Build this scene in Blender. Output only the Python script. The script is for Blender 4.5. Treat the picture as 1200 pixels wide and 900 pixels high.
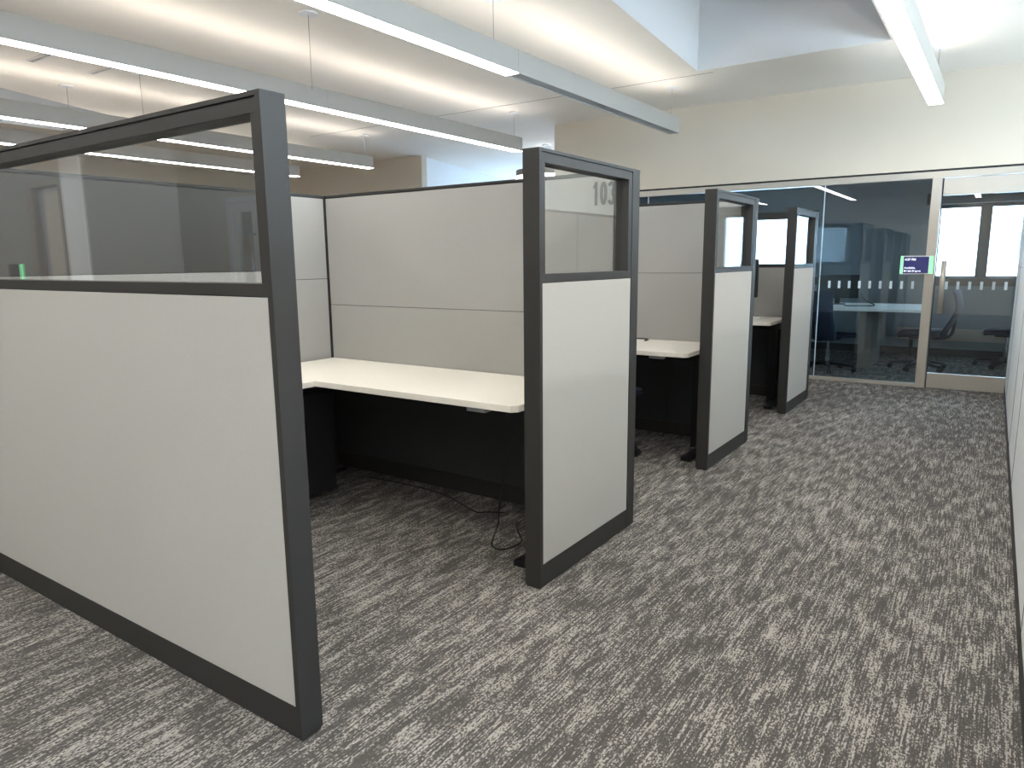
import bpy, bmesh, math, random
from mathutils import Vector, Matrix
random.seed(7)
PI = math.pi
for o in list(bpy.data.objects): bpy.data.objects.remove(o)
S = bpy.context.scene
C = S.collection

# ------------------------------------------------------------------ camera
F, YAW, PIT, ROL, HC = 831.7672, .6022, -.1714, -.0101, 1.3343
d = Vector((-math.sin(YAW)*math.cos(PIT), math.cos(YAW)*math.cos(PIT), math.sin(PIT)))
r0 = Vector((math.cos(YAW), math.sin(YAW), 0)); u0 = r0.cross(d)
rr = r0*math.cos(ROL)+u0*math.sin(ROL); uu = -r0*math.sin(ROL)+u0*math.cos(ROL)
cd = bpy.data.cameras.new('camera'); cam = bpy.data.objects.new('camera', cd); C.objects.link(cam)
M = Matrix((rr, uu, -d)).transposed().to_4x4(); M.translation = Vector((0, 0, HC)); cam.matrix_world = M
cd.sensor_fit = 'HORIZONTAL'; cd.sensor_width = 36; cd.lens = F/1200*36; cd.clip_start = .02; cd.clip_end = 500
S.camera = cam

# ------------------------------------------------------------------ sky, exposure, lamp strengths
w = bpy.data.worlds.new('overcast_sky'); S.world = w; w.use_nodes = True
nt = w.node_tree; bgn = nt.nodes['Background']
tc = nt.nodes.new('ShaderNodeTexCoord'); sx = nt.nodes.new('ShaderNodeSeparateXYZ')
cr = nt.nodes.new('ShaderNodeValToRGB')
cr.color_ramp.elements[0].position = 0.0; cr.color_ramp.elements[0].color = (.70, .85, 1, 1)
cr.color_ramp.elements[1].position = 1.0; cr.color_ramp.elements[1].color = (.42, .62, 1, 1)
nt.links.new(tc.outputs['Generated'], sx.inputs[0]); nt.links.new(sx.outputs[2], cr.inputs[0])
nt.links.new(cr.outputs[0], bgn.inputs[0]); bgn.inputs[1].default_value = 13.0
S.view_settings.view_transform = 'Standard'; S.view_settings.look = 'None'
S.view_settings.exposure = 1.18; S.view_settings.gamma = 1; S.view_settings.use_curve_mapping = False
LAMP_DOWN = 11.5; LAMP_UP = 8.5; LAMP_COL = (1, .958, .912)

# ------------------------------------------------------------------ materials
def mat(name, col, rough=.6, metal=0, spec=.5, noise=None, bump=0, bscale=300, emit=None, emis=0, var=0, vscale=3, stretch=(1,1,1)):
    m = bpy.data.materials.new(name); m.use_nodes = True; n = m.node_tree; b = n.nodes['Principled BSDF']
    b.inputs['Base Color'].default_value = (*col, 1); b.inputs['Roughness'].default_value = rough
    b.inputs['Metallic'].default_value = metal; b.inputs['Specular IOR Level'].default_value = spec
    tcn = n.nodes.new('ShaderNodeTexCoord'); mp = n.nodes.new('ShaderNodeMapping'); mp.inputs['Scale'].default_value = stretch
    n.links.new(tcn.outputs['Object'], mp.inputs[0])
    if var:
        nz = n.nodes.new('ShaderNodeTexNoise'); nz.inputs['Scale'].default_value = vscale; nz.inputs['Detail'].default_value = 3
        n.links.new(mp.outputs[0], nz.inputs['Vector'])
        r = n.nodes.new('ShaderNodeValToRGB')
        r.color_ramp.elements[0].position = .3; r.color_ramp.elements[1].position = .7
        r.color_ramp.elements[0].color = (*[c*(1-var) for c in col], 1); r.color_ramp.elements[1].color = (*[min(1, c*(1+var)) for c in col], 1)
        n.links.new(nz.outputs[0], r.inputs[0]); n.links.new(r.outputs[0], b.inputs['Base Color'])
    if bump:
        nb = n.nodes.new('ShaderNodeTexNoise'); nb.inputs['Scale'].default_value = bscale; nb.inputs['Detail'].default_value = 2
        n.links.new(mp.outputs[0], nb.inputs['Vector'])
        bp = n.nodes.new('ShaderNodeBump'); bp.inputs['Strength'].default_value = bump; bp.inputs['Distance'].default_value = .002
        n.links.new(nb.outputs[0], bp.inputs['Height']); n.links.new(bp.outputs[0], b.inputs['Normal'])
    if emit:
        b.inputs['Emission Color'].default_value = (*emit, 1); b.inputs['Emission Strength'].default_value = emis
    return m

def glass_mat(name, tint, r0, gain=1.0):
    m = bpy.data.materials.new(name); m.use_nodes = True; n = m.node_tree; n.nodes.clear()
    out = n.nodes.new('ShaderNodeOutputMaterial'); mx = n.nodes.new('ShaderNodeMixShader')
    tr = n.nodes.new('ShaderNodeBsdfTransparent'); gl = n.nodes.new('ShaderNodeBsdfGlossy')
    tr.inputs[0].default_value = (*tint, 1); gl.inputs['Roughness'].default_value = 0.0; gl.inputs[0].default_value = (1, 1, 1, 1)
    lw = n.nodes.new('ShaderNodeLayerWeight'); lw.inputs[0].default_value = .5
    pw = n.nodes.new('ShaderNodeMath'); pw.operation = 'POWER'; pw.inputs[1].default_value = 5.0
    ml = n.nodes.new('ShaderNodeMath'); ml.operation = 'MULTIPLY_ADD'; ml.inputs[1].default_value = (1-r0)*gain; ml.inputs[2].default_value = r0
    n.links.new(lw.outputs['Facing'], pw.inputs[0]); n.links.new(pw.outputs[0], ml.inputs[0]); n.links.new(ml.outputs[0], mx.inputs[0])
    n.links.new(tr.outputs[0], mx.inputs[1]); n.links.new(gl.outputs[0], mx.inputs[2]); n.links.new(mx.outputs[0], out.inputs[0])
    return m

def carpet_mat():
    m = bpy.data.materials.new('streaked_carpet'); m.use_nodes = True; n = m.node_tree; b = n.nodes['Principled BSDF']; L = n.links
    b.inputs['Roughness'].default_value = 1; b.inputs['Specular IOR Level'].default_value = .08
    tcn = n.nodes.new('ShaderNodeTexCoord')
    def nz(sc, detail, off=0):
        mp = n.nodes.new('ShaderNodeMapping'); mp.inputs['Scale'].default_value = sc; mp.inputs['Location'].default_value = (off, off, 0)
        t = n.nodes.new('ShaderNodeTexNoise'); t.inputs['Scale'].default_value = 1; t.inputs['Detail'].default_value = detail
        L.new(tcn.outputs['Object'], mp.inputs[0]); L.new(mp.outputs[0], t.inputs['Vector']); return t.outputs[0]
    def math_(op, a, b2, c=None):
        k = n.nodes.new('ShaderNodeMath'); k.operation = op
        for i, v in enumerate((a, b2, c)):
            if v is None: continue
            if isinstance(v, (int, float)): k.inputs[i].default_value = v
            else: L.new(v, k.inputs[i])
        return k.outputs[0]
    streak = nz((170, 7, 1), 3); cluster = nz((20, 5, 1), 4, 5); soft = nz((420, 260, 1), 1, 9); big = nz((1.7, .9, 1), 1, 2)
    mp = n.nodes.new('ShaderNodeMapping'); mp.inputs['Scale'].default_value = (260, 150, 0); L.new(tcn.outputs['Object'], mp.inputs[0])
    fl = n.nodes.new('ShaderNodeVectorMath'); fl.operation = 'FLOOR'; L.new(mp.outputs[0], fl.inputs[0])
    wn = n.nodes.new('ShaderNodeTexWhiteNoise'); wn.noise_dimensions = '2D'; L.new(fl.outputs[0], wn.inputs['Vector'])
    fine = wn.outputs['Value']
    v = math_('MULTIPLY', streak, 1.15); v = math_('MULTIPLY_ADD', cluster, .75, v); v = math_('MULTIPLY_ADD', fine, .38, v); v = math_('MULTIPLY_ADD', big, .25, v)
    v = math_('SUBTRACT', v, .775)
    r = n.nodes.new('ShaderNodeValToRGB'); e = r.color_ramp.elements
    e[0].position = .36; e[0].color = (.088, .083, .077, 1)
    e[1].position = .70; e[1].color = (.42, .388, .352, 1)
    q = e.new(.53); q.color = (.130, .122, .114, 1); q = e.new(.60); q.color = (.27, .25, .228, 1)
    L.new(v, r.inputs[0]); L.new(r.outputs[0], b.inputs['Base Color'])
    bp = n.nodes.new('ShaderNodeBump'); bp.inputs['Strength'].default_value = .6; bp.inputs['Distance'].default_value = .004
    L.new(fine, bp.inputs['Height']); L.new(bp.outputs[0], b.inputs['Normal'])
    return m

M_ = dict(
 fabric=mat('light_grey_fabric', (.485, .48, .455), .95, spec=.15, bump=.35, bscale=500, var=.03, vscale=240),
 fabric_back=mat('light_grey_fabric_shaded', (.37, .366, .348), .95, spec=.15, bump=.35, bscale=500, var=.03, vscale=240),  # light grey fabric darkened, standing in for dimmer light on back and side partitions
 panel_white=mat('off_white_panel', (.72, .73, .72), .7, spec=.3, bump=.1, bscale=300),
 fabric_dark=mat('dark_tile_fabric', (.055, .06, .062), .95, spec=.1, bump=.3, bscale=500),  # darker tile tone, used below desk height
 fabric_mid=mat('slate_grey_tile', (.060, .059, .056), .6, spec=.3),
 frame=mat('graphite_powder_coat', (.038, .0375, .0355), .55, metal=.15, spec=.35, bump=.05, bscale=900),
 frame_in=mat('black_reveal', (.012, .012, .013), .6),
 laminate=mat('cream_laminate', (.88, .845, .76), .42, spec=.4, var=.015, vscale=30, stretch=(1, 8, 1)),
 black=mat('black_plastic', (.012, .012, .013), .5), blackm=mat('black_metal', (.018, .018, .02), .35, metal=.4),
 navy=mat('navy_mesh_fabric', (.012, .020, .045), .85, bump=.6, bscale=250), chrome=mat('polished_metal', (.7, .7, .72), .15, metal=1),
 grey=mat('grey_plastic', (.22, .22, .23), .4),
 cream=mat('cream_wall_paint', (.69, .61, .505), .75, spec=.25, var=.012, vscale=2),
 ceil=mat('white_ceiling_paint', (.88, .825, .745), .8, spec=.2, var=.01, vscale=1.5),
 white=mat('white_paint', (.78, .78, .77), .6), greywall=mat('grey_wall_paint', (.27, .30, .325), .8), blockwall=mat('taupe_wall_paint', (.22, .21, .195), .8),
 alu=mat('satin_aluminium', (.53, .49, .425), .38, metal=.25), lampbody=mat('lamp_housing_aluminium', (.37, .345, .31), .55, metal=.1),
 darkgap=mat('dark_gap', (.02, .02, .02), .8), bronze=mat('bronze_window_frame', (.045, .05, .055), .45, metal=.3), sill=mat('brown_window_sill', (.10, .075, .055), .5),
 beige=mat('beige_door_leaf', (.46, .41, .34), .6), brown=mat('brown_door_frame', (.20, .165, .135), .6),
 carpet=carpet_mat(), glass=glass_mat('clear_glass', (.955, .96, .955), .11, 1.0), glass_wing=glass_mat('clear_side_glass', (.94, .945, .94), .04, .8), glass_end=glass_mat('grey_partition_glass', (.82, .89, .925), .055, .9),
 glass_sky=glass_mat('frosted_skylight_glass', (.085, .088, .092), .03, .3),
 glass_dim=glass_mat('shaded_window_glass', (.72, .75, .76), .03, .6),
 glass_out=glass_mat('window_glass', (.93, .97, .97), .03, .6),
 lens=mat('glowing_diffuser', (.9, .9, .9), .6, emit=LAMP_COL, emis=LAMP_DOWN), uplens=mat('glowing_uplight', (.9, .9, .9), .6, emit=LAMP_COL, emis=LAMP_UP),
 offlens=mat('unlit_diffuser', (.42, .42, .41), .6), decal=mat('pale_frosted_film', (.70, .84, .92), .7),
 screen=mat('dark_blue_screen', (.01, .01, .03), .2, emit=(.012, .014, .06), emis=1), text=mat('white_screen_lettering', (.8, .85, 1), .5, emit=(.8, .85, 1), emis=.45),
 green=mat('glowing_green_bar', (.1, .8, .3), .4, emit=(.35, .95, .45), emis=.5), orange_refl=mat('painted_orange_reflection', (.55, .25, .08), .8),
 ink=mat('dark_grey_lettering', (.03, .026, .024), .6), bldg=mat('pale_building_render', (.7, .72, .72), .8), bldgwin=mat('blue_window', (.12, .35, .55), .3), ground=mat('pale_pavement', (.55, .55, .53), .9),
)

# ------------------------------------------------------------------ mesh helpers
def bx(bm, x0, x1, y0, y1, z0, z1):
    vs = [bm.verts.new((x, y, z)) for x in (x0, x1) for y in (y0, y1) for z in (z0, z1)]
    for f in ((0,1,3,2), (4,6,7,5), (0,4,5,1), (2,3,7,6), (0,2,6,4), (1,5,7,3)): bm.faces.new([vs[i] for i in f])
def tube(bm, pts, r, seg=8, caps=True):
    pts = [Vector(p) for p in pts]; rings = []; rs = r if isinstance(r, (list, tuple)) else [r]*len(pts)
    prev = None
    for i, p in enumerate(pts):
        t = (pts[min(i+1, len(pts)-1)]-pts[max(i-1, 0)]).normalized()
        if prev is None: a = t.orthogonal().normalized()
        else:
            a = prev-t*prev.dot(t)
            a = a.normalized() if a.length > 1e-6 else t.orthogonal().normalized()
        prev = a; b = t.cross(a)
        rings.append([bm.verts.new(p+(a*math.cos(2*PI*k/seg)+b*math.sin(2*PI*k/seg))*rs[i]) for k in range(seg)])
    for i in range(len(rings)-1):
        for k in range(seg): bm.faces.new((rings[i][k], rings[i][(k+1) % seg], rings[i+1][(k+1) % seg], rings[i+1][k]))
    if caps: bm.faces.new(rings[0][::-1]); bm.faces.new(rings[-1])
def spline(pts, n=8):
    P = [Vector(p) for p in pts]; P = [P[0]*2-P[1]]+P+[P[-1]*2-P[-2]]; out = []
    for i in range(1, len(P)-2):
        a, b, c, e = P[i-1:i+3]
        for k in range(n):
            t = k/n; out.append(.5*((2*b)+(c-a)*t+(2*a-5*b+4*c-e)*t*t+(3*b-a-3*c+e)*t**3))
    out.append(P[-2]); return out
def obj(name, bm, m, parent=None, bevel=0, smooth=False):
    bmesh.ops.recalc_face_normals(bm, faces=bm.faces)
    if bevel:
        bmesh.ops.bevel(bm, geom=[e for e in bm.edges], offset=bevel, segments=2, affect='EDGES', profile=.6)
    me = bpy.data.meshes.new(name); bm.to_mesh(me); bm.free()
    me.materials.append(M_[m] if isinstance(m, str) else m)
    if smooth:
        for p in me.polygons: p.use_smooth = True
    o = bpy.data.objects.new(name, me); C.objects.link(o)
    if parent: o.parent = parent
    return o
def box(name, b, m, parent=None, bevel=0):
    bm = bmesh.new(); bs = b if isinstance(b[0], (tuple, list)) else [b]
    for q in bs: bx(bm, *q)
    return obj(name, bm, m, parent, bevel)
def pipe(name, pts, r, m, parent=None, seg=8):
    bm = bmesh.new(); tube(bm, pts, r, seg); return obj(name, bm, m, parent, smooth=True)
def lathe(name, prof, m, parent=None, seg=20, loc=(0, 0, 0)):
    bm = bmesh.new(); rings = []
    for r, z in prof: rings.append([bm.verts.new((loc[0]+r*math.cos(2*PI*k/seg), loc[1]+r*math.sin(2*PI*k/seg), loc[2]+z)) for k in range(seg)])
    for i in range(len(rings)-1):
        for k in range(seg): bm.faces.new((rings[i][k], rings[i][(k+1) % seg], rings[i+1][(k+1) % seg], rings[i+1][k]))
    bm.faces.new(rings[0][::-1]); bm.faces.new(rings[-1])
    return obj(name, bm, m, parent, smooth=False)
def thing(name, label, cat, loc=(0, 0, 0), rz=0, group=None):
    o = bpy.data.objects.new(name, None); C.objects.link(o); o.empty_display_size = .1
    o.location = loc; o.rotation_euler = (0, 0, rz); tag(o, label, cat, group); return o
def tag(o, label, cat, group=None):
    o['label'] = label; o['category'] = cat
    if group: o['group'] = group
    return o
def struct(o, label=None):
    o['kind'] = 'structure'
    if label: o['label'] = label
    return o
def sroot(name, label=None, loc=(0, 0, 0)):
    o = bpy.data.objects.new(name, None); C.objects.link(o); o.location = loc; return struct(o, label)
def dup(root, loc, rz, label, group=None):
    r = root.copy(); C.objects.link(r); r.location = loc; r.rotation_euler = (0, 0, rz); r['label'] = label
    if group: r['group'] = group
    for ch in list(root.children):
        c = ch.copy(); C.objects.link(c); c.parent = r
        for g in ch.children:
            q = g.copy(); C.objects.link(q); q.parent = c
    return r
def poly_holes(name, outer, holes, z0, z1, m):
    """flat slab with openings: z0 underside, z1 top"""
    bm = bmesh.new(); loops = []
    for lp in [outer]+holes:
        vs = [bm.verts.new((x, y, z0)) for x, y in lp]; loops.append(vs)
        for i in range(len(vs)): bm.edges.new((vs[i], vs[(i+1) % len(vs)]))
    bmesh.ops.triangle_fill(bm, use_beauty=True, use_dissolve=False, edges=bm.edges[:])
    ret = bmesh.ops.extrude_face_region(bm, geom=bm.faces[:])
    for v in [g for g in ret['geom'] if isinstance(g, bmesh.types.BMVert)]: v.co.z = z1
    return obj(name, bm, m)
def text_mesh(name, s, size, m, parent, loc, rot, sx=1, off=0, depth=.0008):
    cu = bpy.data.curves.new(name, 'FONT'); cu.body = s; cu.size = size; cu.offset = off; cu.extrude = depth
    t = bpy.data.objects.new(name+'_tmp', cu); C.objects.link(t)
    dg = bpy.context.evaluated_depsgraph_get(); dg.update()
    me = bpy.data.meshes.new_from_object(t.evaluated_get(dg)); bpy.data.objects.remove(t)
    me.materials.clear(); me.materials.append(M_[m])
    o = bpy.data.objects.new(name, me); C.objects.link(o); o.parent = parent
    o.location = loc; o.rotation_euler = rot; o.scale = (sx, 1, 1); return o

# ------------------------------------------------------------------ setting
CZ = 3.085; YE = 8.41
struct(box('floor', (-12.8, 3.2, -3.2, 14, -.12, 0), 'carpet'), 'grey carpet with streaks of beige')
sky1 = [(-2.56, 6.87), (-.925, 6.87), (-.90, 2.6), (-2.20, 2.6)]
sky2 = [(-10.4, 4.75), (-8.95, 4.75), (-7.92, 2.0), (-10.4, 2.0)]
ceil_outer = [(-12.8, -3.2), (3.2, -3.2), (3.2, 14), (-12.8, 14)]
struct(poly_holes('ceiling', ceil_outer, [sky1, sky2], CZ, CZ+.12, 'ceil'), 'smooth white ceiling with a skylight well')
def shaft(name, q, top, label):
    bm = bmesh.new(); n = 4; cx = sum(p[0] for p in q)/4; cy = sum(p[1] for p in q)/4
    def ring(s, z):
        return [bm.verts.new((x+(s if x > cx else -s), y+(s if y > cy else -s), z)) for x, y in q]
    a = ring(-.002, CZ+.0005); b = ring(-.002, top); c = ring(.1, top); e = ring(.1, CZ+.12)
    for i in range(4):
        j = (i+1) % 4
        bm.faces.new((a[i], a[j], b[j], b[i])); bm.faces.new((b[i], b[j], c[j], c[i])); bm.faces.new((c[i], c[j], e[j], e[i])); bm.faces.new((e[i], e[j], a[j], a[i]))
    o = struct(obj(name, bm, 'white'), label)
    bm = bmesh.new(); vs = [bm.verts.new((x, y, top)) for x, y in q]; bm.faces.new(vs)
    ret = bmesh.ops.extrude_face_region(bm, geom=bm.faces[:])
    for v in [g for g in ret['geom'] if isinstance(g, bmesh.types.BMVert)]: v.co.z = top+.012
    obj('pane', bm, 'glass_sky', o)
    return o
shaft('trim_1', sky1, 4.5, 'deep white skylight well above the aisle')
shaft('trim_2', sky2, 4.5, 'second skylight well, further left between the lamps')
# ceiling expansion joints
struct(box('trim_3', (-8.2, -2.45, 6.985, 6.993, CZ-.003, CZ), 'lampbody'), 'thin joint line across the ceiling')
struct(box('trim_4', (-6.14, -6.13, 1, 6.9, CZ-.003, CZ), 'lampbody'))
# walls
struct(box('wall_left', (-12.8, -12.6, -3.2, 9.4, 0, CZ), 'cream'))
struct(box('wall_right', [(3.0, 3.2, -3.2, -1.0, 0, CZ), (3.0, 3.2, -1.0, 8.0, 0, 1.0), (3.0, 3.2, -1.0, 8.0, 2.7, CZ), (3.0, 3.2, 3.2, 3.6, 1.0, 2.7), (3.0, 3.2, 8.0, 11.4, 0, CZ)], 'cream'))
for wn_, ya, yb in (('added_window_5', -1.0, 3.2), ('added_window_6', 3.6, 8.0)):  # unseen windows added on the right to light the aisle
    rw = sroot(wn_, 'tall unseen window added in the right-hand outer wall to light the aisle')
    box('window_frame', [(3.08, 3.14, ya, yb, 2.65, 2.7), (3.08, 3.14, ya, yb, 1.0, 1.05), (3.08, 3.14, ya, ya+.05, 1.05, 2.65), (3.08, 3.14, yb-.05, yb, 1.05, 2.65), (3.08, 3.14, (ya+yb)/2-.04, (ya+yb)/2+.04, 1.05, 2.65)], 'bronze', rw)
    box('pane', (3.105, 3.115, ya+.05, (ya+yb)/2-.04, 1.05, 2.65), 'glass_dim', rw); box('pane', (3.105, 3.115, (ya+yb)/2+.04, yb-.05, 1.05, 2.65), 'glass_dim', rw)
def wall_with_opening(name, x0, x1, y0, y1, opens, m, z1=CZ):
    """wall in a Y = const slab with rectangular openings [(xa, xb, za, zb)]"""
    bs = []; xs = x0
    for xa, xb, za, zb in sorted(opens):
        if xa > xs: bs.append((xs, xa, y0, y1, 0, z1))
        if za > 0: bs.append((xa, xb, y0, y1, 0, za))
        if zb < z1: bs.append((xa, xb, y0, y1, zb, z1))
        xs = xb
    if xs < x1: bs.append((xs, x1, y0, y1, 0, z1))
    return struct(box(name, bs, m))
wb = wall_with_opening('wall_back', -5.03, 3.0, YE-.05, YE+.07, [(-4.98, .40, 0, 2.185)], 'cream'); wb['label'] = 'cream wall above the glazed meeting room front'
struct(box('wall_back_left', (-12.6, -8.2, 9.32, 9.45, 0, CZ), 'cream'))
bm = bmesh.new()
q = [(-8.2, 9.32), (-9.35, 13.8), (-9.55, 13.8), (-8.33, 9.45)]
lo = [bm.verts.new((x, y, 0)) for x, y in q]; hi = [bm.verts.new((x, y, CZ)) for x, y in q]
bm.faces.new(lo[::-1]); bm.faces.new(hi)
for i in range(4): bm.faces.new((lo[i], lo[(i+1) % 4], hi[(i+1) % 4], hi[i]))
struct(obj('wall_side', bm, 'white'), 'pale wall running back into the daylit area')
struct(box('wall_meeting_left', (-5.03, -4.95, YE+.07, 13.8, 0, CZ), 'greywall'))
wall_with_opening('wall_far', -9.55, -5.03, 13.8, 13.95, [(-9.2, -5.2, .3, 2.75)], 'cream')
YM = 11.25
W1 = (-4.3, -2.30, 1.06, 2.02); W2 = (-.83, 1.4, 1.06, 2.02)
wall_with_opening('wall_meeting_back', -4.95, 3.0, YM, YM+.2, [W1, W2], 'greywall')
struct(box('ceiling_meeting_room', (-4.95, 3.0, YE+.07, YM, 2.62, 2.68), 'greywall'))
# rear of the office (seen mirrored in the near glass)
wall_with_opening('wall_rear', -12.6, 3.0, -3.2, -3.0, [(-7.86, -7.0, 0, 2.12)], 'cream')
wall_with_opening('wall_rear_left', -12.6, -6.5, -1.55, -.708, [(-7.55, -6.86, 0, 2.1)], 'blockwall')
# windows
def window(name, W, y, mull, label, gm='glass_out'):
    x0, x1, z0, z1 = W; t = .05
    r = sroot(name, label)
    box('window_frame', [(x0, x1, y+.05, y+.12, z1-t, z1), (x0, x1, y+.05, y+.12, z0, z0+.02), (x0, x0+t, y+.05, y+.12, z0+.02, z1-t), (x1-t, x1, y+.05, y+.12, z0+.02, z1-t)], 'bronze', r)
    xs = x0+t
    for mx in mull:
        box('mullion', (mx-.065, mx+.065, y+.02, y+.13, z0+.02, z1-t), 'bronze', r)
        box('pane', (xs, mx-.065, y+.08, y+.09, z0+.02, z1-t), gm, r); xs = mx+.065
    box('pane', (xs, x1-t, y+.08, y+.09, z0+.02, z1-t), gm, r)
    return r
r = window('window_1', W1, YM, [], 'dark framed window at the back left of the meeting room')
box('window_sill', (W1[0]-.05, W1[1]+.05, YM-.06, YM+.05, .95, 1.06), 'sill', r)
r = window('window_2', W2, YM, [-.255, .75], 'dark framed window straight behind the glass door')
box('window_sill', (W2[0]-.05, W2[1]+.05, YM-.06, YM+.05, .95, 1.06), 'sill', r)
box('window_hood', (W2[0]-.1, W2[1]+.05, YM-.10, YM-.001, 2.02, 2.16), 'bronze', r)
window('added_window_3', (-9.2, -5.2, .3, 2.75), 13.8, [-7.9, -6.5], 'tall unseen window added to light the far area', 'glass_dim')  # hidden window put in to bring daylight to the far area
# wall trim at the glazed front
struct(box('trim_5', (-4.98, .40, YE-.045, YE+.06, 2.165, 2.185), 'darkgap'))
# doors at the rear
def rear_door():
    r = sroot('door_2', 'pale door with a narrow vision panel, mirrored in the near glass')
    x0, x1, y = -7.86, -7.0, -3.0
    box('door_frame', [(x0, x0+.06, y-.15, y+.02, 0, 2.12), (x1-.06, x1, y-.15, y+.02, 0, 2.12), (x0+.06, x1-.06, y-.15, y+.02, 2.06, 2.12)], 'white', r)
    lf = box('door_leaf', [(x0+.065, -7.70, y-.06, y-.015, .01, 2.055), (-7.42, x1-.065, y-.06, y-.015, .01, 2.055), (-7.70, -7.42, y-.06, y-.015, 1.95, 2.055), (-7.70, -7.42, y-.06, y-.015, .01, .9)], 'white', r)
    box('pane', (-7.70, -7.42, y-.045, y-.035, .9, 1.95), 'glass_out', r)
    box('backing', (x0, x1, y-.199, y-.16, 0, 2.12), 'greywall', r)
    pipe('door_handle', [(-7.37, y-.015, 1.05), (-7.37, y+.05, 1.05), (-7.37, y+.05, 1.68), (-7.37, y-.015, 1.68)], .012, 'chrome', r)
    bm = bmesh.new()
    for k in range(7): bx(bm, -7.66+.03*(k % 3), -7.60+.03*(k % 3), y-.056, y-.05, 1.25+.06*k, 1.32+.06*k)
    obj('orange_reflection', bm, 'orange_refl', r)  # orange patches stand in for a reflection in the door's glass
rear_door()
r = sroot('door_3', 'beige door in a brown frame, mirrored in the near glass')
box('door_frame', [(-7.55, -7.45, -.8, -.69, 0, 2.1), (-6.92, -6.86, -.8, -.69, 0, 2.1), (-7.45, -6.92, -.8, -.69, 2.04, 2.1)], 'brown', r)
box('door_leaf', (-7.32, -6.93, -.78, -.74, .01, 2.03), 'beige', r)
box('side_light', (-7.44, -7.33, -.77, -.75, .01, 2.03), 'grey', r)
box('backing', (-7.55, -6.86, -1.5, -1.45, 0, 2.1), 'greywall', r)
struct(box('trim_6', (-6.85, -6.50, -.706, -.69, 0, 2.6), 'white'))

# ------------------------------------------------------------------ glazed front of the meeting room
g = sroot('window_4', 'grey glass front of the meeting room with aluminium rails')
box('header_rail', (-4.98, .40, YE-.05, YE+.02, 2.10, 2.165), 'alu', g, .003)
box('floor_track', (-4.98, -.66, YE-.04, YE+.02, 0, .035), 'alu', g, .003)
box('jamb', (-.665, -.58, YE-.05, YE+.03, 0, 2.10), 'alu', g, .003)
for a, b in ((-4.98, -3.705), (-3.695, -1.668), (-1.658, -.668)):
    box('pane', (a, b, YE-.018, YE-.006, .036, 2.099), 'glass_end', g)
for a in (-3.70, -1.663): box('joint_seal', (a-.004, a+.004, YE-.02, YE-.004, .036, 2.099), 'decal', g)
x = -2.655
while x < -.70:
    if abs(x+1.663) > .015: box('film_strip', (x-.0125, x+.0125, YE-.0205, YE-.0185, 1.012, 1.09), 'decal', g)
    x += .0995
dr = sroot('door_1', 'sliding glass door with deep beige rails')
box('bottom_rail', (-.565, .40, YE-.045, YE, .006, .16), 'alu', dr, .003)
box('top_rail', (-.565, .40, YE-.045, YE, 1.93, 2.092), 'alu', dr, .003)
box('side_seal', (-.575, -.566, YE-.04, YE, .006, 2.092), 'darkgap', dr)
box('pane', (-.565, .40, YE-.03, YE-.018, .161, 1.929), 'glass_end', dr)
for k in range(9):
    x = -.5650+.0985*k+.0
    if x > -.56: box('film_strip', (x-.0125, x+.0125, YE-.0325, YE-.0305, 1.012, 1.09), 'decal', dr)
bm = bmesh.new(); tube(bm, [(-.50, YE-.09, .775), (-.50, YE-.09, 1.295)], .024, 12)
h = obj('door_handle', bm, 'alu', dr, smooth=True)
bm = bmesh.new()
for z in (.87, 1.2): tube(bm, [(-.50, YE-.09, z), (-.50, YE-.03, z)], .009, 8)
obj('handle_mount', bm, 'chrome', h)
# room booking display
ds = thing('room_display', 'small dark blue booking display with green side bars, on the glass left of the door', 'display', (-.74, YE-.052, 1.255))
box('housing', (-.145, .145, -.012, 0.0, -.092, .092), 'white', ds, .004)
box('screen', (-.118, .105, -.0145, -.0122, -.082, .082), 'screen', ds)
box('light_bar', (-.146, -.124, -.016, -.0122, -.088, .088), 'green', ds); box('light_bar', (.112, .146, -.016, -.0122, -.088, .088), 'green', ds)
text_mesh('lettering', '4:37 PM', .030, 'text', ds, (-.108, -.0152, .045), (PI/2, 0, 0), 1, .0006)
text_mesh('lettering', 'Available,', .030, 'text', ds, (-.110, -.0152, -.038), (PI/2, 0, 0), .9, .0004)
text_mesh('lettering', 'Meeting Request', .026, 'text', ds, (-.110, -.0152, -.068), (PI/2, 0, 0), .85, .0008)

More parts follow.
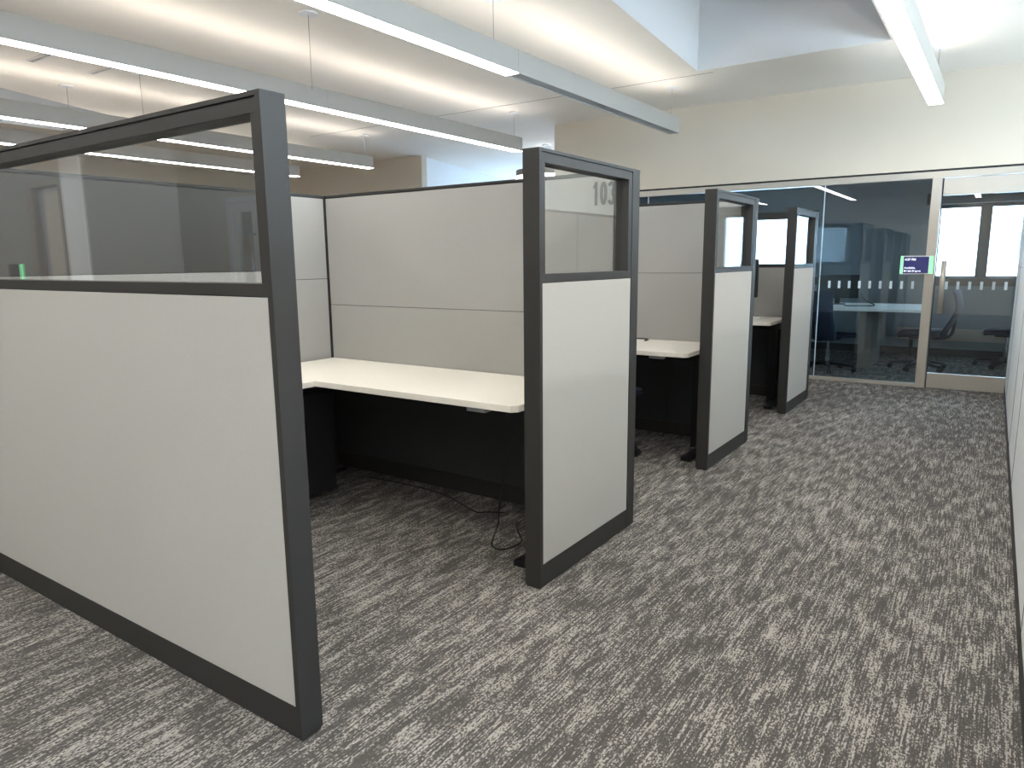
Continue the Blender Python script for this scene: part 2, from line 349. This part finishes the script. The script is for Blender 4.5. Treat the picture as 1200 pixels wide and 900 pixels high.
# ------------------------------------------------------------------ cubicle partitions
T = .075
def partition(name, label, loc, rz, L, spans, near=.02, far=.02, H=1.75, group=None, capm='frame', gm='glass'):
    """u runs along the panel, v across it. spans: [(u0, u1, [(z0, z1, kind)])]"""
    t = T/2; r = thing(name, label, 'partition', (loc[0], loc[1], 0), rz, group)
    bm = bmesh.new(); bx(bm, near, L-far, -t+.006, t-.006, 0, .010); bx(bm, near, L-far, -t+.001, t-.001, .010, .100); obj('base_plate', bm, 'frame', r)
    box('end_post', [(0, near, -t, t, .010, H-.012), (.003, near, -t+.005, t-.005, 0, .010)], 'frame', r)
    box('far_post', [(L-far, L, -t, t, .010, H-.012), (L-far, L-.003, -t+.005, t-.005, 0, .010)], 'frame', r)
    box('top_cap', [(0, L, -t, t, H-.012, H)], capm, r)
    box('cap_groove', (near, L-far, -t+.006, t-.006, H-.0179, H-.0121), 'frame_in', r)
    for u0, u1, tiles in spans:
        for z0, z1, kind in tiles:
            if kind == 'glass':
                fw = .034
                box('glass_frame', [(u0, u1, -t+.001, t-.001, z1-fw, z1), (u0, u1, -t+.001, t-.001, z0, z0+fw), (u0, u0+.022, -t+.001, t-.001, z0+fw, z1-fw), (u1-.036, u1, -t+.001, t-.001, z0+fw, z1-fw)], 'frame', r, .0015)
                box('glass_pane', (u0+.022, u1-.036, -.004, .004, z0+fw, z1-fw), gm, r)
            elif isinstance(kind, tuple):
                box('core', (u0, u1, -t+.010, t-.010, z0, z1), 'frame_in', r)
                for s, k in ((-1, kind[0]), (1, kind[1])):
                    a, b = sorted((s*(t-.010), s*(t-.001)))
                    if k: box('panel_tile', (u0+.002, u1-.002, a, b, z0+.0015, z1-.0015), k, r, .0015)
    return r
FB = ('fabric', 'fabric')
wing_stack = [(.1, 1.25, FB), (1.25, 1.732, 'glass')]
XA = -1.518
partition('cubicle_partition', 'tall light grey fabric partition with glass top, nearest the camera at the left', (XA, 1.1835), PI, 3.57+XA, [(.02, 2.03, wing_stack)])
for y0, y1, lab in ((2.315, 3.205, 'narrow grey aisle end panel with glass top, nearest of the three beside the aisle'),
                    (4.311, 5.185, 'narrow grey aisle end panel with glass top, middle one of the three beside the aisle'),
                    (6.313, 7.150, 'narrow grey aisle end panel with glass top, farthest and closest to the glass room')):
    partition('aisle_end_panel', lab, (-1.4955, y0), PI/2, y1-y0, [(.02, y1-y0-.08, wing_stack)], far=.076, group='aisle end panels', gm='glass_wing')
    o_ = [c for c in bpy.data.objects if c.name.startswith('aisle_end_panel')][-1]
    box('joint_strip', (y1-y0-.080, y1-y0-.0762, -T/2+.004, T/2-.004, .012, 1.73), 'frame_in', o_)
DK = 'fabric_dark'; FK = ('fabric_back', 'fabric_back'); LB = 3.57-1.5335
bw = []
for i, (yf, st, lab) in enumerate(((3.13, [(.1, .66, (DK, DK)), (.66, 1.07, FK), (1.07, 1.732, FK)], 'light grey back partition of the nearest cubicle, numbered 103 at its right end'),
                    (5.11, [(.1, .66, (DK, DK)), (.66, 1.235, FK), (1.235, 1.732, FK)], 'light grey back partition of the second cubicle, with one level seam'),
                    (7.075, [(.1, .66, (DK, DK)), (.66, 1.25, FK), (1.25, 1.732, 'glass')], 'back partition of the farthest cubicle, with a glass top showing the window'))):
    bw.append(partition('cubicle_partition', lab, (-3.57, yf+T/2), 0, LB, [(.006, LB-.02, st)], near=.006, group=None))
def stroke(bm, pts, wd, y0, y1):
    """flat ribbon of even width along a polyline in the x-z plane"""
    P_ = [Vector((p[0], p[1])) for p in pts]; L_ = []
    for i, p in enumerate(P_):
        t = (P_[min(i+1, len(P_)-1)]-P_[max(i-1, 0)]).normalized(); n_ = Vector((-t.y, t.x))*wd/2
        L_.append([bm.verts.new((q.x, y, q.y)) for q in (p+n_, p-n_) for y in (y0, y1)])
    for a, b in zip(L_, L_[1:]):
        for m0, m1 in ((0, 1), (1, 3), (3, 2), (2, 0)): bm.faces.new((a[m0], a[m1], b[m1], b[m0]))
    for e_ in (L_[0], L_[-1]): bm.faces.new((e_[0], e_[1], e_[3], e_[2]))
sg = thing('number_sign', 'dark grey lettering 103 at the top right of the nearest back partition', 'sign', (-1.602, 3.130-.0008, 1.594))
def arc(cx, cz, rx, rz, a0, a1, n=10): return [(cx+rx*math.cos(math.radians(a0+(a1-a0)*k/n)), cz+rz*math.sin(math.radians(a0+(a1-a0)*k/n))) for k in range(n+1)]
for dx, lines in ((-.050, [[(-.011, .082), (-.002, .090), (.002, .104)], [(.002, 0), (.002, .110)]]),
                  (-.008, [arc(0, .055, .0115, .047, 0, 360, 24)]),
                  (.034, [arc(0, .080, .0115, .022, 160, -80, 12), arc(0, .030, .0125, .024, 85, -160, 14)])):
    bm = bmesh.new()
    for ln in lines: stroke(bm, [(x+dx, z) for x, z in ln], .0145, -.0012, .0)
    obj('digit', bm, 'ink', sg)
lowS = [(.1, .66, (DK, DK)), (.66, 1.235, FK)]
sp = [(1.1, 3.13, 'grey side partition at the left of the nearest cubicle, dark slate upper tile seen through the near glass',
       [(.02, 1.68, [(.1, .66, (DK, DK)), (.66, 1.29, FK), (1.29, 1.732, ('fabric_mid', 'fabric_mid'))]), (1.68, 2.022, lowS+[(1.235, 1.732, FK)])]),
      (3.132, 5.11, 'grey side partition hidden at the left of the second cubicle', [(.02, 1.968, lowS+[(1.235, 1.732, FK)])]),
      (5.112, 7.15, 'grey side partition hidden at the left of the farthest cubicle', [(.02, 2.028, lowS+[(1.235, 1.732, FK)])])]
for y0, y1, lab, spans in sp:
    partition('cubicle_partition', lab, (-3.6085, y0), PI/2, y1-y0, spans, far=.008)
# right-hand run beside the camera
ys = [.90, 2.75, 4.62, 5.57, 7.41, 8.34]; labs = ['pale panelled partition at the right edge, nearest the camera', 'pale panelled partition at the right, second from the camera',
      'pale panelled partition at the right, third from the camera, half the width of its neighbours', 'pale panelled partition at the right, fourth from the camera', 'slightly taller pale panelled partition at the right, touching the glass door end']
ang = math.atan2(.057, 6.3)
for i in range(5):
    HR = 1.84 if i == 4 else 1.75; y0, y1 = ys[i]+.001, ys[i+1]-.001; L = (y1-y0)
    x0 = .10+(8.4-y0)*.0090+T/2
    partition('aisle_side_panel', labs[i], (x0, y0), PI/2+ang, L, [(.004, L-.004, [(.1, 1.245, ('panel_white', 'panel_white')), (1.245, HR-.018, ('panel_white', 'panel_white'))])], near=.004, far=.004, H=HR, group='pale partitions along the right of the aisle')

# ------------------------------------------------------------------ desks
def desk(label, y0, y1, z, ret_y0):
    """L shaped height-adjustable desk against the back and side partitions"""
    xl, xr = -3.555, -1.655; th = .03
    r = thing('corner_desk', label, 'desk', (xl, y0, 0)); W = xr-xl; D = y1-y0; xi = .635
    bm = bmesh.new(); c = .025
    pts = [(0, 0), (W-c, 0), (W, c), (W, D), (0, D)]
    lo = [bm.verts.new((x, y, z-th)) for x, y in pts]; hi = [bm.verts.new((x, y, z)) for x, y in pts]
    bm.faces.new(lo[::-1]); bm.faces.new(hi)
    for i in range(5): bm.faces.new((lo[i], lo[(i+1) % 5], hi[(i+1) % 5], hi[i]))
    obj('desktop', bm, 'laminate', r, .002)
    R = y0-ret_y0
    box('return_top', (0, xi, -R, -.002, z-th, z), 'laminate', r, .002)
    for x, ya, yb in ((W+.005, .02, D-.05), (.09, .02, D-.05)):
        f = box('foot', (x-.035, x+.035, ya-.0, yb, 0.0, .028), 'blackm', r, .004)
        box('leg_column', (x-.03 if x < 1 else x-.075, x+.03 if x < 1 else x-.015, D*.5-.04, D*.5+.04, .028, z-th), 'blackm', r, .003)
    box('leg_column', (.09-.03, .09+.03, -R+.1, -R+.18, 0.0, z-th), 'blackm', r, .003)
    box('crossbar', (.12, W-.07, D*.5-.02, D*.5+.02, z-th-.06, z-th-.02), 'blackm', r)
    box('drawer_pedestal', (.16, .42, -.30, .30, .03, z-.12), 'black', r, .004)
    cs = box('height_switch', (W-.27, W-.17, .01, .06, z-th-.020, z-th), 'grey', r, .003)
    return r
d1 = desk('cream topped corner desk in the nearest cubicle, empty', 2.43, 3.125, .728, 1.30)
d2 = desk('cream topped corner desk in the second cubicle, black cable end lying on it', 4.42, 5.105, .730, 3.30)
d3 = desk('cream topped corner desk in the farthest cubicle, monitor and round puck on it', 6.42, 7.070, .780, 5.30)
# cables
def cable(label, pts, r=.004, name='power_cable', grp=None):
    return tag(pipe(name, spline(pts), r, 'black', seg=6), label, 'cable', grp)
cable('black cable hanging from the nearest desk and looping over the carpet',
      [(-1.76, 2.50, .69), (-1.745, 2.52, .60), (-1.80, 2.58, .45), (-1.88, 2.64, .28), (-1.97, 2.74, .10), (-2.02, 2.80, .006), (-1.90, 2.58, .006), (-1.82, 2.56, .006), (-1.80, 2.68, .006), (-1.90, 2.80, .006), (-1.98, 2.90, .006)])
cable('black cable snaking over the carpet along the foot of the nearest back partition',
      [(-2.10, 2.97, .005), (-2.18, 2.93, .005), (-2.25, 2.90, .005), (-2.55, 3.02, .005), (-2.9, 3.05, .005), (-3.2, 3.03, .005)])
cable('black cable hanging down behind the second desk', [(-1.95, 4.86, .69), (-1.93, 4.88, .55), (-1.99, 4.94, .40), (-2.01, 4.97, .22), (-2.04, 5.0, .02), (-2.10, 5.03, .006)])
cable('black cable with a plug end lying on the second desk', [(-2.9, 5.0, .737), (-2.6, 5.03, .737), (-2.38, 5.04, .737), (-2.24, 5.05, .738), (-2.19, 5.02, .738), (-2.18, 4.94, .737)], .0055, 'desk_cable')
# puck and monitor in farthest cubicle
pk = thing('desk_puck', 'small round white puck lying on the farthest desk', 'puck', (-1.865, 6.72, .780))
lathe('body', [(.030, 0), (.036, .004), (.036, .016), (.030, .022)], 'white', pk)
lathe('dark_top', [(.022, .022), (.020, .0235)], 'grey', pk)
mn = thing('monitor', 'slim black monitor on the farthest desk, only its edge showing', 'monitor', (-2.165, 6.80, .780), -.12)
box('screen_panel', (-.29, .29, -.02, .02, .20, .55), 'black', mn, .006); box('stand', (-.03, .03, .021, .045, .01, .35), 'blackm', mn); box('stand_base', (-.12, .12, -.07, .09, 0, .01), 'blackm', mn, .003)

# ------------------------------------------------------------------ task chairs
def chair_proto(name, label):
    r = thing(name, label, 'chair')
    bm = bmesh.new(); n = 10
    # seat: rounded cushion, front towards +Y
    bx(bm, -.24, .24, -.22, .25, .42, .48); bmesh.ops.bevel(bm, geom=bm.edges[:], offset=.028, segments=4, affect='EDGES')
    for v in bm.verts:
        if v.co.y > .15: v.co.z -= (v.co.y-.15)*.35
        v.co.x *= 1-.12*max(0, -v.co.y/.22)
    obj('seat', bm, 'navy', r, smooth=True)
    # back: curved sheet with thickness
    bm = bmesh.new(); nu, nv = 8, 12; prof = []
    for j in range(nv+1):
        t = j/nv; z = .40+.56*t; y = -.25-.03*math.sin(t*PI*1.1)*1.0-.07*t*t+ (.08*(1-t)**3)
        y = -.30+.05*math.cos(t*PI*1.6)-.06*t; wv = .20+.035*math.sin(t*PI)
        prof.append((y, z, wv))
    def sheet(off):
        return [[bm.verts.new((wv*(2*i/nu-1), y+.05*(2*i/nu-1)**2+off, z)) for i in range(nu+1)] for y, z, wv in prof]
    A, B = sheet(0), sheet(-.018)
    for j in range(nv):
        for i in range(nu): bm.faces.new((A[j][i], A[j][i+1], A[j+1][i+1], A[j+1][i])); bm.faces.new((B[j][i+1], B[j][i], B[j+1][i], B[j+1][i+1]))
        bm.faces.new((A[j][0], A[j+1][0], B[j+1][0], B[j][0])); bm.faces.new((A[j][nu], B[j][nu], B[j+1][nu], A[j+1][nu]))
    for i in range(nu): bm.faces.new((A[0][i+1], A[0][i], B[0][i], B[0][i+1])); bm.faces.new((A[nv][i], A[nv][i+1], B[nv][i+1], B[nv][i]))
    obj('backrest', bm, 'navy', r, smooth=True)
    bm = bmesh.new(); tube(bm, spline([(0, 0, .40), (0, -.18, .385), (0, -.30, .42), (0, -.335, .55), (0, -.345, .72)]), .020, 8); obj('back_support', bm, 'blackm', r, smooth=True)
    box('tilt_mechanism', (-.09, .09, -.12, .12, .37, .42), 'blackm', r, .01)
    lathe('gas_column', [(.030, .11), (.030, .24), (.016, .24), (.016, .38)], 'chrome', r, 14)
    lathe('base_hub', [(.045, .06), (.045, .11), (.03, .12)], 'blackm', r, 14)
    for k in range(5):
        a = k*2*PI/5+.3; c, s = math.cos(a), math.sin(a)
        bm = bmesh.new(); tube(bm, [(c*.03, s*.03, .095), (c*.16, s*.16, .085), (c*.30, s*.30, .068)], [.024, .018, .014], 8); obj('leg', bm, 'blackm', r, smooth=True)
        bm = bmesh.new(); px, py = c*.30, s*.30; tx, ty = -s, c
        for sd in (-.014, .014): tube(bm, [(px+tx*(sd-.009), py+ty*(sd-.009), .028), (px+tx*(sd+.009), py+ty*(sd+.009), .028)], .028, 14)
        tube(bm, [(px, py, .03), (px, py, .07)], .008, 6)
        obj('caster', bm, 'black', r)
    return r
ch = chair_proto('task_chair', 'dark navy task chair side-on at the right end of the meeting table')
ch.location = (-.76, 9.75, 0); ch.rotation_euler = (0, 0, PI/2)
dup(ch, (-1.66, 9.10, 0), -.35, 'dark navy task chair with its back to the glass, left of the table leg')
dup(ch, (-2.50, 9.20, 0), .2, 'dark navy task chair leftmost in the meeting room')
dup(ch, (.10, 10.45, 0), PI/2-.1, 'dark navy task chair cut off by the right-hand partition, under the window')
dup(ch, (-2.28, 4.38, 0), -.3, 'dark task chair tucked under the second desk, mostly hidden')
for o in C.objects:
    if o.name.startswith('task_chair'): o['group'] = 'dark task chairs'

# meeting table
mt = thing('meeting_table', 'long pale topped table with slab legs in the glass meeting room', 'table', (-1.6, 9.95, 0))
box('tabletop', (-.95, .88, -.60, .60, .705, .735), 'laminate', mt, .004)
for x in (.20, -.80): box('leg', (x, x+.14, -.42, .42, 0.0, .705), 'brown', mt, .003)
m2 = thing('monitor', 'black monitor standing on the meeting table', 'monitor', (-1.78, 10.15, .735), .1)
box('screen_panel', (-.25, .25, -.02, .02, .08, .38), 'black', m2, .006); box('stand', (-.03, .03, .021, .04, .008, .2), 'blackm', m2); box('stand_base', (-.1, .1, -.05, .08, 0, .008), 'blackm', m2)
cable('thin dark cable curving down onto the meeting table', [(-1.50, 10.10, .88), (-1.42, 10.0, .80), (-1.30, 9.9, .745), (-1.45, 9.75, .745), (-1.62, 9.72, .745)], .006, 'desk_cable')
cv = thing('convector_heater', 'low beige convector heater under the meeting room window', 'heater', (0, YM, 0))
box('casing', (-1.16, 1.4, -.10, -.001, .22, .375), 'beige', cv, .004); box('bracket', [(-1.0, -.96, -.08, -.02, 0, .22), (.8, .84, -.08, -.02, 0, .22)], 'blackm', cv)
struct(box('baseboard_meeting', (-4.95, 3.0, YM-.015, YM-.001, 0, .10), 'frame'))

# ------------------------------------------------------------------ pendant lamps
def lamp(x, segs, label, wires, feed=None, wd=.112, z0=2.64, z1=2.80):
    """segs: [(y0, y1, lit)]"""
    ya, yb = segs[0][0], segs[-1][1]
    r = thing('linear_pendant_lamp', label, 'lamp', (x, ya, z0), 0, 'linear pendant lamps'); h = wd/2; H = z1-z0; L = yb-ya; t = .004
    box('housing', [(-h, -h+t, 0, L, .004, H), (h-t, h, 0, L, .004, H), (-h+t, h-t, 0, t, .004, H), (-h+t, h-t, L-t, L, .004, H), (-h+t, h-t, t, L-t, H*.5, H*.5+.01)], 'lampbody', r)
    for a, b, lit in segs:
        a -= ya; b -= ya
        box('lens', (-h+.001, h-.001, a+.002, b-.002, 0, .006) if lit else (-h+t, h-t, a, b-t, .012, .018), 'lens' if lit else 'offlens', r)
        bm = bmesh.new(); tube(bm, [(0, a+.05, H-.007), (0, b-.05, H-.007)], .013, 10); obj('fluorescent_tube', bm, 'uplens', r, smooth=True)
        box('tube_holder', [(-.012, .012, a+.03, a+.05, H*.5+.01, H), (-.012, .012, b-.05, b-.03, H*.5+.01, H)], 'white', r)
        if a > .1: box('seam', (-h-.0006, h+.0006, a-.001, a+.001, .006, H), 'grey', r)
    for fx, fy, px, py in feed or ():
        zz = CZ-z0
        lathe('ceiling_canopy', [(.065, zz-.014), (.065, zz)], 'white', r, 20, (fx-x, fy-ya, 0))
        pipe('power_feed', [(fx-x, fy-ya, zz-.014), (px-x, py-ya, H*.8)], .0022, 'grey', r, 6)
    for y in wires:
        wy = y-ya; zz = CZ-z0
        cn = lathe('ceiling_canopy', [(.065, zz-.014), (.065, zz)], 'white', r, 20, (0, wy, 0))
        pipe('cable', [(0, wy, H*.5+.01), (0, wy, zz-.014)], .0018, 'grey', r, 6)
        if wy+.1 < L and y > 7: pipe('cable', [(0.02, wy+.10, H*.5+.01), (.01, wy+.01, zz-.014)], .0015, 'white', r, 6)
    return r
lamp(-.618, [(-2.8, 3.5, 1), (3.5, 7.45, 1)], 'lit linear pendant lamp at the top right, over the right-hand partitions', (3.65, 7.36))
lamp(-3.01, [(-1.6, 4.42, 1), (4.42, 7.45, 0)], 'long grey pendant lamp with an unlit far half, in front of the skylight', (.6, 4.2, 7.36))
lamp(-4.99, [(-1.6, 4.42, 1), (4.42, 7.45, 1)], 'long lit pendant lamp passing behind the near post', (.6, 7.36), feed=[(-4.238, 3.657, -4.95, 4.272)])
lamp(-7.50, [(-.2, 4.42, 1), (4.42, 7.45, 1)], 'lit pendant lamp, second farthest at the left, seen above the near partition', (7.36,), feed=[(-6.755, 3.798, -7.455, 4.196), (-7.79, 3.63, -7.5, 3.494)])
lamp(-9.07, [(-.2, 4.42, 1), (4.42, 7.45, 1)], 'farthest lit pendant lamp at the left, just above the near partition glass', (4.32, 7.36))
lamp(1.75, [(-2.8, 3.5, 1), (3.5, 7.45, 1)], 'added pendant lamp lighting the aisle, unseen behind the right-hand partitions', (3.65, 7.36))  # unseen lamp added to brighten the aisle end panels
rl = thing('ring_pendant_lamp', 'round white ring pendant lamp hanging beyond the cubicles', 'lamp', (-5.95, 9.65, 2.58))
def ring(bm, ro, ri, z0, z1, n=48):
    R = [[bm.verts.new((r*math.cos(2*PI*k/n), r*math.sin(2*PI*k/n), z)) for k in range(n)] for r, z in ((ro, z0), (ro, z1), (ri, z1), (ri, z0))]
    for a in range(4):
        for k in range(n): bm.faces.new((R[a][k], R[a][(k+1) % n], R[(a+1) % 4][(k+1) % n], R[(a+1) % 4][k]))
bm = bmesh.new(); ring(bm, .47, .33, .032, .12); obj('housing', bm, 'lampbody', rl)
bm = bmesh.new(); ring(bm, .465, .335, 0, .030); obj('lens', bm, 'lens', rl)
for k in range(3):
    a = 2*PI*k/3; pipe('cable', [(.4*math.cos(a), .4*math.sin(a), .12), (.02*math.cos(a), .02*math.sin(a), CZ-2.58-.014)], .0018, 'grey', rl, 6)
lathe('ceiling_canopy', [(.065, CZ-2.58-.014), (.065, CZ-2.58)], 'white', rl)
# slot diffusers
sd = thing('slot_diffuser', 'pair of small slot air diffusers in the ceiling, upper left', 'vent', (-6.93, 3.3, CZ))
for y in (-.25, .25):
    f = box('slot_frame', [(-.20, .20, y-.035, y-.025, -.006, 0), (-.20, .20, y+.025, y+.035, -.006, 0), (-.20, -.19, y-.025, y+.025, -.006, 0), (.19, .20, y-.025, y+.025, -.006, 0)], 'white', sd)
    box('louvre', [(-.19, .19, y-.006, y-.001, -.008, 0), (-.19, .19, y+.010, y+.014, -.008, 0)], 'chrome', sd)
# booking display by the rear door
rd = thing('room_display', 'booking display with one green glowing bar, at the lower left of the near glass reflection', 'display', (-7.95, -.690, 1.265))
box('housing', (-.14, .14, -.012, .012, -.09, .09), 'black', rd, .004); box('light_bar', (.118, .145, -.005, .016, -.088, .088), 'green', rd)

# ------------------------------------------------------------------ outside
struct(box('ground_outside', (-60, 60, 14.5, 90, -4.2, -4), 'ground'))
bd = thing('neighbouring_building', 'pale building with a blue window, outside beyond the glass door', 'building', (0, 30, -4))
box('wall', (-9, 9, 0, 6, 0, 7.2), 'bldg', bd); 
box('window', (.05, 1.6, -.05, .02, 5.28, 6.14), 'bldgwin', bd)
